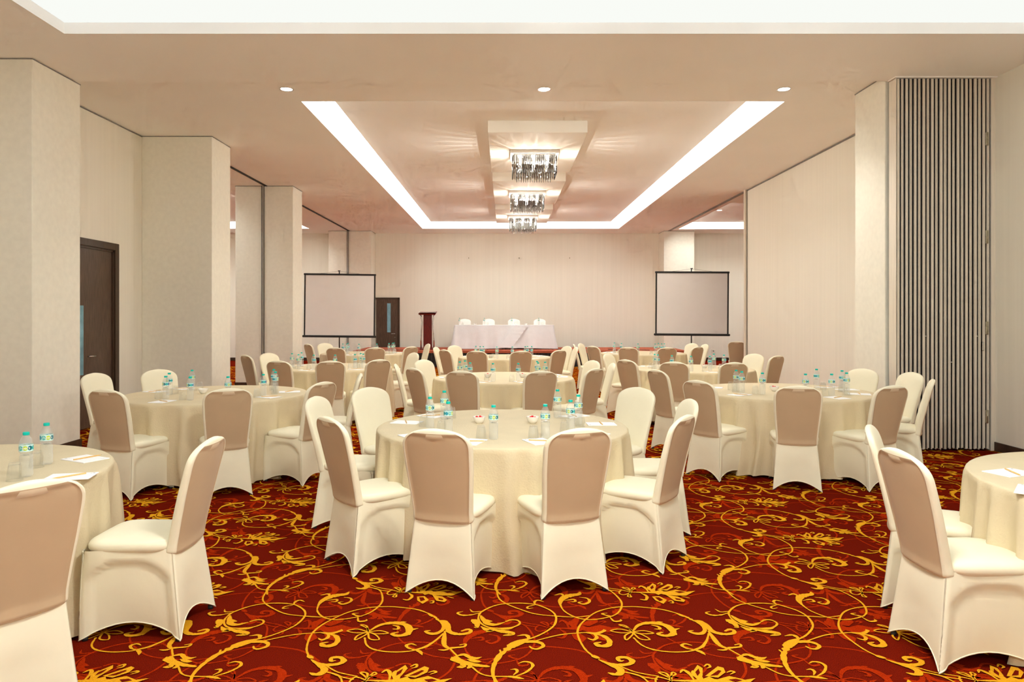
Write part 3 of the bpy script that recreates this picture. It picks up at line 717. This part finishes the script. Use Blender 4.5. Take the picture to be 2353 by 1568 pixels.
# ------------------------------------------------------------------ table ware prototypes
def bottle_proto():
    t = thing('water_bottle', 'bottle', 'bottle')
    prof = [(.002,.002),(.024,.0),(.029,.004),(.0305,.010)]
    mb = MB(); n = 24; rows = []
    for r, z in prof: rows.append((r, z, 0))
    for k in range(15): rows.append((.0300, .014+k*.0066, 1))
    rows += [(.0275,.113,0),(.0268,.118,0),(.0300,.124,0),(.0306,.130,0),(.0306,.158,0),(.0300,.163,0),(.0275,.176,0),(.0220,.190,0),(.0160,.200,0),(.0128,.205,0),(.0128,.209,0)]
    R = []
    for i, (r, z, dm) in enumerate(rows):
        R.append([((r-(.0028*((k+i) % 2) if dm else 0))*math.cos(2*PI*k/n+(i*.5*2*PI/n if dm else 0)), (r-(.0028*((k+i) % 2) if dm else 0))*math.sin(2*PI*k/n+(i*.5*2*PI/n if dm else 0)), z) for k in range(n)])
    mb.loft(R, True, True, True, 0, False)
    mb.build('bottle_body', M['bottle'], t)
    cp = MB(); cp.lathe([(.0138,.2065),(.0148,.208),(.0148,.219),(.0136,.2215),(.001,.222)], 24, smooth=False); cp.build('cap', M['cap'], t)
    lm, nt, b = newmat('bottle_label_print')
    b.inputs['Roughness'].default_value = .45
    tc = nt.nodes.new('ShaderNodeTexCoord'); sp = nt.nodes.new('ShaderNodeSeparateXYZ'); nt.links.new(tc.outputs['Object'], sp.inputs[0])
    at2 = nt.nodes.new('ShaderNodeMath'); at2.operation = 'ARCTAN2'; nt.links.new(sp.outputs[1], at2.inputs[0]); nt.links.new(sp.outputs[0], at2.inputs[1])
    # repeated discs along the band
    k1 = nt.nodes.new('ShaderNodeMath'); k1.operation = 'MULTIPLY_ADD'; k1.inputs[1].default_value = 9/(2*PI); k1.inputs[2].default_value = 4.5; nt.links.new(at2.outputs[0], k1.inputs[0])
    fr_ = nt.nodes.new('ShaderNodeMath'); fr_.operation = 'FRACT'; nt.links.new(k1.outputs[0], fr_.inputs[0])
    fl_ = nt.nodes.new('ShaderNodeMath'); fl_.operation = 'FLOOR'; nt.links.new(k1.outputs[0], fl_.inputs[0])
    u = nt.nodes.new('ShaderNodeMath'); u.operation = 'MULTIPLY_ADD'; u.inputs[1].default_value = .0214; u.inputs[2].default_value = -.0107; nt.links.new(fr_.outputs[0], u.inputs[0])
    vv = nt.nodes.new('ShaderNodeMath'); vv.operation = 'SUBTRACT'; vv.inputs[1].default_value = .1445; nt.links.new(sp.outputs[2], vv.inputs[0])
    cmb = nt.nodes.new('ShaderNodeCombineXYZ'); nt.links.new(u.outputs[0], cmb.inputs[0]); nt.links.new(vv.outputs[0], cmb.inputs[1])
    ln = nt.nodes.new('ShaderNodeVectorMath'); ln.operation = 'LENGTH'; nt.links.new(cmb.outputs[0], ln.inputs[0])
    lt = nt.nodes.new('ShaderNodeMath'); lt.operation = 'LESS_THAN'; lt.inputs[1].default_value = .0112; nt.links.new(ln.outputs['Value'], lt.inputs[0])
    dv = nt.nodes.new('ShaderNodeMath'); dv.operation = 'DIVIDE'; dv.inputs[1].default_value = 9.0; nt.links.new(fl_.outputs[0], dv.inputs[0])
    cr = nt.nodes.new('ShaderNodeValToRGB'); cr.color_ramp.interpolation = 'CONSTANT'
    cols = [(.0,(.02,.30,.42)),(.10,(.02,.45,.42)),(.21,(.48,.62,.03)),(.32,(.0,.16,.20)),(.43,(.02,.45,.45)),(.54,(.01,.17,.42)),(.65,(.02,.42,.45)),(.76,(.50,.62,.03)),(.87,(.01,.30,.32))]
    e = cr.color_ramp.elements; e[0].position = 0; e[0].color = (*cols[0][1], 1); e[1].position = cols[1][0]; e[1].color = (*cols[1][1], 1)
    for p_, c_ in cols[2:]: q = e.new(p_); q.color = (*c_, 1)
    nt.links.new(dv.outputs[0], cr.inputs[0])
    mx = nt.nodes.new('ShaderNodeMix'); mx.data_type = 'RGBA'; mx.inputs[6].default_value = (.55,.78,.76,1)
    nt.links.new(lt.outputs[0], mx.inputs[0]); nt.links.new(cr.outputs[0], mx.inputs[7]); nt.links.new(mx.outputs[2], b.inputs['Base Color'])
    lb = MB().lathe([(.0310,.128),(.0310,.161)], 28, cap0=False, cap1=False).build('label', lm, t)
    # lettering on the label
    cu = bpy.data.curves.new('lettering', 'FONT'); cu.body = 'cheers'; cu.size = .0205; cu.align_x = 'CENTER'; cu.resolution_u = 3
    to = bpy.data.objects.new('lettering', cu); COL.objects.link(to)
    bpy.context.view_layer.update()
    dg = bpy.context.evaluated_depsgraph_get(); me = bpy.data.meshes.new_from_object(to.evaluated_get(dg))
    bpy.data.objects.remove(to)
    for rep in (0,):
        for v in me.vertices:
            a = -PI/2+v.co.x/.0314; z = .1395+v.co.y
            v.co = (.0315*math.cos(a), .0315*math.sin(a), z)
    me.materials.clear(); me.materials.append(M['pad']); me.name = 'lettering'
    link('lettering', me, lb)
    o2 = link('lettering', me, lb, (0,0,0), PI)
    return t
bottleP = bottle_proto()
def glass_proto():
    t = thing('tumbler', 'glass', 'glass')
    MB().lathe([(.0365,.0005),(.0355,.010),(.0330,.040),(.0270,.075),(.0235,.0865),(.0215,.0875),(.001,.0875)], 28, cap0=False, cap1=False).build('tumbler_wall', M['glass'], t)
    MB().lathe([(.0345,.0005),(.0335,.010),(.0310,.040),(.0250,.074),(.0235,.076),(.001,.076)], 28, cap0=False, cap1=False).build('tumbler_inside', M['glass'], t)
    MB().lathe([(.0365,.0005),(.0372,.0015),(.0360,.003),(.0345,.0015),(.0350,.0005)], 28, cap0=False, cap1=False).build('rim', M['glass'], t)
    return t
glassP = glass_proto()
def pad_proto():
    t = thing('notepad', 'pad', 'notepad')
    m = MB().bbox(-.074, .074, -.105, .105, 0, .005, .0008); m.build('paper_block', M['pad'], t)
    pm = MB()
    for (x, y, w_, h_) in ((-.060,.085,.012,.010),(-.060,.078,.022,.002),(.030,-.096,.034,.0022),(.030,-.0915,.026,.0015)):
        pm.add([(x,y,.0052),(x+w_,y,.0052),(x+w_,y+h_,.0052),(x,y+h_,.0052)], [(0,1,2,3)])
    pm.build('printed_mark', M['ink'], t)
    return t
padP = pad_proto()
def pencil_proto():
    t = thing('pencil', 'pencil', 'pencil')
    MB().lathe([(.0036,-.075),(.0038,-.074),(.0038,.062)], 6, smooth=False).build('pencil_body', M['pencil'], t)
    MB().lathe([(.0038,.062),(.0012,.080)], 6, smooth=False, cap0=False).build('sharpened_tip', M['pencil'], t)
    MB().lathe([(.0012,.080),(.0002,.085)], 6, cap0=False).build('lead', M['lead'], t)
    for ch in t.children: ch.rotation_euler = (PI/2, 0, 0)
    return t
pencilP = pencil_proto()
def bowl_proto():
    t = thing('bowl', 'bowl', 'bowl')
    MB().lathe([(.020,0),(.022,.001),(.034,.014),(.043,.032),(.0465,.047),(.0475,.050),(.0460,.0505),(.0445,.047),(.040,.032),(.030,.016),(.016,.007),(.001,.006)], 32, cap0=True, cap1=False).build('bowl_body', M['bowl'], t)
    MB().lathe([(.020,0),(.021,.003),(.023,.004)], 24, cap0=False, cap1=False).build('foot_ring', M['bowl'], t)
    return t
bowlP = bowl_proto()
def sweet_proto():
    t = thing('sweet', 'sweet', 'sweet')
    MB().lathe([(.001,-.011),(.006,-.008),(.0075,0),(.006,.008),(.001,.011)], 10).build('sweet_body', M['sweet'], t)
    MB().add([(0,-.0005,.010),(-.007,0,.022),(.007,.001,.022),(0,.0005,-.010),(-.007,0,-.022),(.007,-.001,-.022)], [(0,1,2),(3,5,4)]).build('wrapper_twist', M['sweet'], t)
    for ch in t.children: ch.rotation_euler = (PI/2, 0, 0)
    return t
sweetP = sweet_proto()

BOT = {
 'T1': [(988,912),(1021,898),(1030,923),(1134,931),(1253,929),(1281,895),(1311,919),(1329,907)],
 'T7': [(60,993),(107,972)],
 'T4': [(381,864),(389,857),(441.5,850),(437,866),(524,865),(605,860),(629,848.6),(633,854)],
 'T5': [(671,812),(686,814.5),(693,810),(721,815.6),(770,815.6),(815.5,815),(829,811.7),(834.6,813.4)],
 'T6': [(788,790),(800,788.5),(797,790.6),(825,791.7),(866,791.7),(894,791),(902,788.5),(907,789.5)],
 'T2': [(1056.5,831.8),(1068.5,828.5),(1080.4,834.4),(1132.9,837.4),(1191,837.4),(1234.3,829.6),(1236.5,835.2),(1252.8,831.8)],
 'T3': [(1093.6,798.2),(1103.4,796.7),(1110.8,799.9),(1141.8,801.4),(1177.3,801.4),(1207.2,799.3),(1212.2,797.1),(1221.8,798.6)],
 'T9': [(1504.4,813.7),(1511.5,816.8),(1544,818),(1587.9,819),(1631.2,818.5),(1640.5,813),(1663.7,815.3)],
 'T10': [(1411.8,788.2),(1428,791.4),(1466,792.5),(1505.5,792.5),(1513,788.8),(1520.6,791.4),(1526.7,790.3)],
 'T8': [(1691.5,850),(1704.5,853.2),(1751.8,856.4),(1851,858.9),(1876.2,847.7),(1911,858.9),(1934.9,851),(1945.5,856.1)]}
ORDN = ['leftmost', 'second', 'third', 'fourth', 'fifth', 'sixth', 'seventh', 'eighth']
def ord_lab(what, k, n, where, tail=''):
    if n == 1: return '%s %s' % (what, where)
    if k == 0: return 'leftmost %s %s' % (what, where)
    if k == n-1: return 'rightmost %s %s' % (what, where)
    return '%s %s from the left %s' % (ORDN[k], what, where)
def inside(p, tx, ty, rmax):
    v = Vector((p.x-tx, p.y-ty)); 
    if v.length > rmax:
        # slide along the line of sight until it is on the table
        best = min((abs(max(math.hypot(p.x*s-tx, p.y*s-ty)-rmax, 0))*50+abs(s-1), s) for s in np.linspace(.9, 1.1, 201))
        p = Vector((p.x*best[1], p.y*best[1], p.z)); v = Vector((p.x-tx, p.y-ty))
        if v.length > rmax: v *= rmax/v.length; p = Vector((tx+v.x, ty+v.y, p.z))
    return p
rb = random.Random(11)
scr = lambda p: p[0]/p[1]
def too_close(p, L, dmin): return any(math.hypot(p[0]-q[0], p[1]-q[1]) < dmin for q in L)
for tn, lst in BOT.items():
    tx, ty, tnm, _ = TAB[tn]; occ = []
    where = 'on '+tnm
    bp = []
    for (px, py) in lst:
        p = inside(at(px, py, TZ+.222), tx, ty, .62)
        for _k in range(20):
            if not too_close(p, bp, .066): break
            s = 1+.008; p = Vector((p.x*s, p.y*s, 0))
        bp.append((p.x, p.y))
    gl = []
    for (x, y) in bp:
        best = min(chairs[tn], key=lambda c: (c[0].x-x)**2+(c[0].y-y)**2)
        f = best[1]; left = Vector((-f.y, f.x, 0))
        for sgn, back in ((1, .0), (1, .05), (-1, 0), (-1, .05), (1, .1), (.2, .11), (-.2, -.11)):
            g = (x+left.x*.083*sgn-f.x*back, y+left.y*.083*sgn-f.y*back)
            if not too_close(g, bp, .069) and not too_close(g, gl, .078): break
        gl.append(g)
    for k, (x, y) in enumerate(sorted(bp, key=scr)):
        put(bottleP, USED, (x, y, TZ), rb.uniform(-1.1, 1.1), ord_lab('teal-capped water bottle', k, len(bp), where), 'bottle', 'water bottles '+where)
    for k, (x, y) in enumerate(sorted(gl, key=scr)):
        put(glassP, USED, (x, y, TZ), 0, ord_lab('upturned drinking glass', k, len(gl), where), 'glass', 'upturned glasses '+where)
pads = {}
for tn, cl in chairs.items():
    tx, ty, tnm, _ = TAB[tn]; where = 'on '+tnm; P = []
    for (top, f) in cl:
        v = Vector((top.x-tx, top.y-ty, 0)).normalized()
        a = math.atan2(-v.y, -v.x)-PI/2+rb.uniform(-.12, .12)
        P.append((tx+v.x*.725, ty+v.y*.725, a))
    if tn == 'T7': P = [(*at(196, 1056, TZ)[:2], math.radians(62)), (*at(162, 1097, TZ)[:2], math.radians(-78))]
    if tn == 'T11': P = [(*at(2322, 1088, TZ)[:2], math.radians(-70)), (*at(2380, 1130, TZ)[:2], math.radians(-40))]
    P.sort(key=scr); pads[tn] = P
    for k, (x, y, a) in enumerate(P):
        put(padP, USED, (x, y, TZ+.0003), a, ord_lab('white notepad', k, len(P), where), 'notepad', 'notepads '+where)
        pa = a+rb.uniform(-.9, .5)+PI/2
        put(pencilP, USED, (x+.01*math.cos(a), y+.01*math.sin(a), TZ+.0058+.0036), pa, ord_lab('wooden pencil', k, len(P), where), 'pencil', 'pencils '+where)
def bowl_at(p, lab, n):
    put(bowlP, USED, (p[0], p[1], p[2]), 0, lab, 'bowl', 'white sweet bowls')
    for k in range(n):
        a = 2*PI*k/n+rb.uniform(0, .5); r = .018 if n > 1 else 0
        put(sweetP, USED, (p[0]+r*math.cos(a), p[1]+r*math.sin(a), p[2]+.038+.006*(k % 2)+.004), rb.uniform(0, 6), 'red sweet in the '+lab.replace('white bowl of red sweets', 'bowl'), 'sweet', 'red sweets in the '+lab)
for tn, px, py, which, n in (('T1',1101,973,'left',6), ('T1',1224,973,'right',5), ('T2',1121,868,'left',4), ('T2',1201,868,'right',4), ('T4',467,905,'',0), ('T8',1779,899,'',4), ('T9',1619,846,'',3), ('T3',1128,824,'',2)):
    tx, ty, tnm, _ = TAB[tn]
    p = inside(at(px, py, TZ), tx, ty, .5)
    bowl_at((p.x, p.y, TZ), ('%s white bowl of red sweets on %s' % (which, tnm)).strip() if n else 'white bowl on '+tnm, n)

# ------------------------------------------------------------------ stage, head table, lectern
SZ = .50; SY0, SY1, SX0, SX1 = 21.55, 23.86, -4.60, 5.50
stg = thing('stage', 'low stage with rust red carpeted top and black pleated skirting', 'stage', (0, SY0, 0))
nmod = 5; mw = (SX1-SX0)/nmod
for i in range(nmod):
    for j in range(2):
        MB().bbox(SX0+i*mw+.004, SX0+(i+1)*mw-.004, .03+j*1.14, .03+(j+1)*1.14-.008, SZ-.07, SZ, .006).build('platform_deck', M['stagetop'], stg)
rows = []
nx = 560
for z in (.01, .2, SZ-.075): rows.append([(SX0+.02+(SX1-SX0-.04)*k/nx, .03+.014*math.sin(k*1.15)*(1.3-z), z) for k in range(nx+1)])
MB().loft(rows, False).build('pleated_skirting', M['skirt'], stg)
for x in (SX0+.02, SX1-.02):
    rows = [[(x+.012*math.sin(k*1.2), .04+2.2*k/120, z) for k in range(121)] for z in (.01, SZ-.075)]
    MB().loft(rows, False).build('pleated_skirting', M['skirt'], stg)
MB().bbox(SX0, SX1, .012, .032, SZ-.075, SZ-.004, .004).build('edge_trim', M['stagetop'], stg)
stp = thing('stage_step', 'small rust red carpeted step at the right end of the stage', 'step', (5.80, 22.2, 0))
MB().bbox(-.26, .26, -.3, .3, .0, .25, .006).build('step_box', M['stagetop'], stp); MB().bbox(-.262, .262, -.302, .302, .245, .27, .004).build('tread', M['stagetop'], stp)
# head table
hx0, hx1, hy0, hy1, hz = -1.60, 1.53, 22.42, 23.12, SZ+.752
ht = thing('head_table', 'long head table under a white draped cloth on the stage', 'table', ((hx0+hx1)/2, (hy0+hy1)/2, SZ))
cx, cy = (hx0+hx1)/2, (hy0+hy1)/2
def drape(x0, x1, seed, tag_name, zoff=0):
    rr = random.Random(seed); n = 60
    per = [(x0+(x1-x0)*k/n, hy0, 0, -1) for k in range(n+1)]+[(x1, hy0+(hy1-hy0)*k/14, 1, 0) for k in range(1, 15)]+[(x1+(x0-x1)*k/n, hy1, 0, 1) for k in range(1, n+1)]+[(x0, hy1+(hy0-hy1)*k/14, -1, 0) for k in range(1, 14)]
    ph = [rr.uniform(0, 6) for _ in range(6)]
    rows = []
    for v in (0, .02, .1, .25, .45, .65, .85, 1):
        r = []
        for i, (x, y, ax, ay) in enumerate(per):
            s = i*.055
            fold = (.055*math.sin(s*7+ph[0])+.045*math.sin(s*12+ph[1])+.03*math.sin(s*3.1+ph[2]))*v**1.1
            o = .004+zoff+.10*v**1.2*(1 if ax else .35)+fold*(.8 if ax == 0 else .4)
            o = max(o, .004+zoff)
            r.append((x-cx+ax*o, y-cy+ay*o, .758+zoff-v*.745+.012*math.sin(s*2+ph[3])*v**4+.012*v))
        rows.append(r)
    mb = MB(); mb.loft(rows, True, False, False)
    mb.add([(p[0], p[1], p[2]) for p in rows[0]], [tuple(range(len(per)))])
    return mb.build('tablecloth', M['whitecloth'], ht)
drape(hx0, hx1, 3, 'a')
# overlapping second cloth with its ruffled edge running down the front
rows = []
for v in np.linspace(0, 1, 16):
    r = []
    for k in range(9):
        u = k/8
        x = .72-.50*v-.42*(1-u)+.0
        xx = x+.012*math.sin(v*40)*u
        s_ = 0
        r.append((xx-cx+0, hy0-cy-.045-.075*v-.012*u*math.sin(v*38)-.01*u, .762-v*.70))
    rows.append(r)
MB().loft(rows, False).build('overlapping_cloth', M['whitecloth'], ht)
MB().bbox(hx0-cx+.01, hx1-cx-.01, hy0-cy+.01, hy1-cy-.01, .725, .752, .003).build('tabletop', M['door'], ht)
for sx in (-1.4, -.05, .05, 1.4):
    for sy in (-.28, .28): MB().tube([(sx, sy, 0), (sx, sy, .73)], .014, 8).build('leg', M['black'], ht)
HC = [1068, 1123, 1181, 1240]
hl = ['leftmost', 'second from left', 'third from left', 'rightmost']
for px, lab in zip(HC, hl):
    x = (px-CXP)/FPX*23.7
    put(chairW, USED, (x, 23.42, SZ), PI, 'white covered chair behind the head table, %s of four' % lab, 'chair', 'white chairs behind the head table')
HTOP = SZ+.760
for k, px in enumerate((1056, 1113, 1176, 1238)):
    x = (px-CXP)/FPX*22.75
    put(bottleP, USED, (x, 22.75, HTOP), rb.uniform(-1, 1), ord_lab('water bottle', k, 4, 'on the white head table'), 'bottle', 'water bottles on the head table')
    put(glassP, USED, (x+.10, 22.70, HTOP), 0, ord_lab('upturned drinking glass', k, 4, 'on the white head table'), 'glass', 'upturned glasses on the head table')
    put(padP, USED, (x+.12, 22.95, HTOP), PI, ord_lab('white notepad', k, 4, 'on the white head table'), 'notepad', 'notepads on the head table')
for px, wh in ((1092, 'left'), (1208, 'right')): bowl_at(((px-CXP)/FPX*22.6, 22.6, HTOP), wh+' white bowl of red sweets on the head table', 3)
# lectern
lc = thing('lectern', 'mahogany lectern with chrome side posts standing on the stage', 'lectern', (-2.42, 22.3, SZ))
MB().bbox(-.24, .24, -.20, .20, 0, .04, .006).build('base_plate', M['redwood'], lc)
MB().bbox(-.13, .13, -.08, .06, .04, 1.08, .008).build('front_panel', M['redwood'], lc)
mb = MB().add([(-.25,-.22,1.08),(.25,-.22,1.08),(.25,.24,1.14),(-.25,.24,1.14),(-.27,-.24,1.12),(.27,-.24,1.12),(.27,.26,1.19),(-.27,.26,1.19)], [(0,3,2,1),(4,5,6,7),(0,1,5,4),(1,2,6,5),(2,3,7,6),(3,0,4,7)])
mb.build('reading_top', M['redwood'], lc)
MB().bbox(-.26, .26, -.24, .02, 1.155, 1.175, .004).build('paper_ledge', M['plate'], lc)
for s in (-1, 1):
    MB().tube([(s*.20,-.10,.04),(s*.205,-.10,.3),(s*.19,-.10,.6),(s*.165,-.10,.85),(s*.19,-.10,1.0),(s*.22,-.10,1.10)], .022, 10).build('side_post', M['chrome'], lc)
# cables lying on the stage
for i, (pts, lab) in enumerate((([(-3.9,21.75),(-3.5,21.95),(-3.1,21.8),(-2.7,22.2)], 'thin black cable on the stage left of the lectern'), ([(1.6,22.3),(1.9,22.1),(2.1,21.8),(2.5,21.7)], 'thin black cable on the stage right of the head table'), ([(3.2,22.2),(3.5,21.9),(4.0,22.0),(4.4,21.75)], 'thin black cable on the stage near the right screen'))):
    c = catmull(pts, 8)
    tag(MB().tube([(p[0], p[1], SZ+.008) for p in c], .008, 6).build('cable', M['black']), lab, 'cable', 'cables on the stage')

# ------------------------------------------------------------------ projection screens
def screen(x0, x1, y, z0, z1, roll, yaw, label, polex):
    cx_ = (x0+x1)/2; t = thing('projection_screen', label, 'screen', (cx_, y, 0), yaw, 'tripod projection screens')
    hw = (x1-x0)/2
    def R(p): 
        c, s = math.cos(roll), math.sin(roll); zc = (z0+z1)/2
        return (p[0]*c-(p[2]-zc)*s, p[1], zc+p[0]*s+(p[2]-zc)*c)
    def B(name, m_, *a, b=.003, parent=t):
        mb = MB().bbox(*a, b); mb.v = [R(p) for p in mb.v]; return mb.build(name, M[m_], parent)
    fab = B('screen_fabric', 'screen', -hw+.02, hw-.02, -.004, .004, z0+.05, z1-.02, b=.001)
    for a in ((-hw+.012, -hw+.048), (hw-.048, hw-.012)): B('side_border', 'screenedge', a[0], a[1], -.007, .006, z0+.05, z1-.02, b=.001, parent=fab)
    B('top_bar', 'black', -hw, hw, -.02, .02, z1-.045, z1, b=.005)
    B('roller_case', 'black', -hw-.02, hw+.02, -.04, .04, z0, z0+.055, b=.012)
    px_ = polex-cx_
    mb = MB().tube([(px_, .05, .32), (px_, .05, z1+.07)], .014, 10); mb.build('pole', M['black'], t)
    mb = MB().tube([(px_-.0, .05, z1+.06), (px_, -.02, z1+.06)], .012, 8).tube([(px_-.03,.02,z1+.075),(px_+.03,.02,z1+.075)], .009, 6); mb.build('hook', M['black'], t)
    for s in (-1, 1):
        MB().tube([R((s*hw*.55, 0, z1-.002)), (px_+s*.02, .02, z1+.06)], .0035, 6).build('cord', M['grey'], t)
    for a in (90, 210, 330):
        a = math.radians(a)
        MB().tube([(px_, .05, .62), (px_+.5*math.cos(a), .05+.5*math.sin(a), .012)], .012, 8).build('leg', M['black'], t)
    MB().lathe([(.03,0),(.03,.09)], 14, (px_, .05, .58)).build('leg_collar', M['black'], t)
screen(-5.13, -3.31, 18.2, 1.00, 2.63, math.radians(-.6), math.radians(3), 'white projection screen on a black tripod, left of the stage', -4.24)
screen(3.70, 5.51, 17.6, 1.06, 2.65, math.radians(-.4), math.radians(-3), 'white projection screen on a black tripod, right of the stage', 4.60)

# ------------------------------------------------------------------ small fittings
for i, px in enumerate((1077, 1193, 1309)):
    x = (px-CXP)/FPX*24.68
    o = MB().tube([(x, YB, 3.54), (x, YB-.03, 3.54), (x, YB-.035, 3.57)], .012, 8).build('wall_hook', M['brass'])
    tag(o, ['tiny wall hook high on the back wall, left of three', 'tiny wall hook high on the back wall, middle of three', 'tiny wall hook high on the back wall, right of three'][i], 'hook', 'hooks on the back wall')
so = thing('power_socket', 'small ivory power socket on the wall right of the stage', 'socket', (7.20, YB-.001, .33))
MB().bbox(-.07, .07, -.012, 0, -.06, .06, .004).build('cover_plate', M['socket'], so)
m_ = MB().lathe([(.026,0),(.026,.006),(.02,.004)], 16); m_.v = [(p[0], -.012-p[2], p[1]) for p in m_.v]; m_.build('outlet', M['grey'], so)
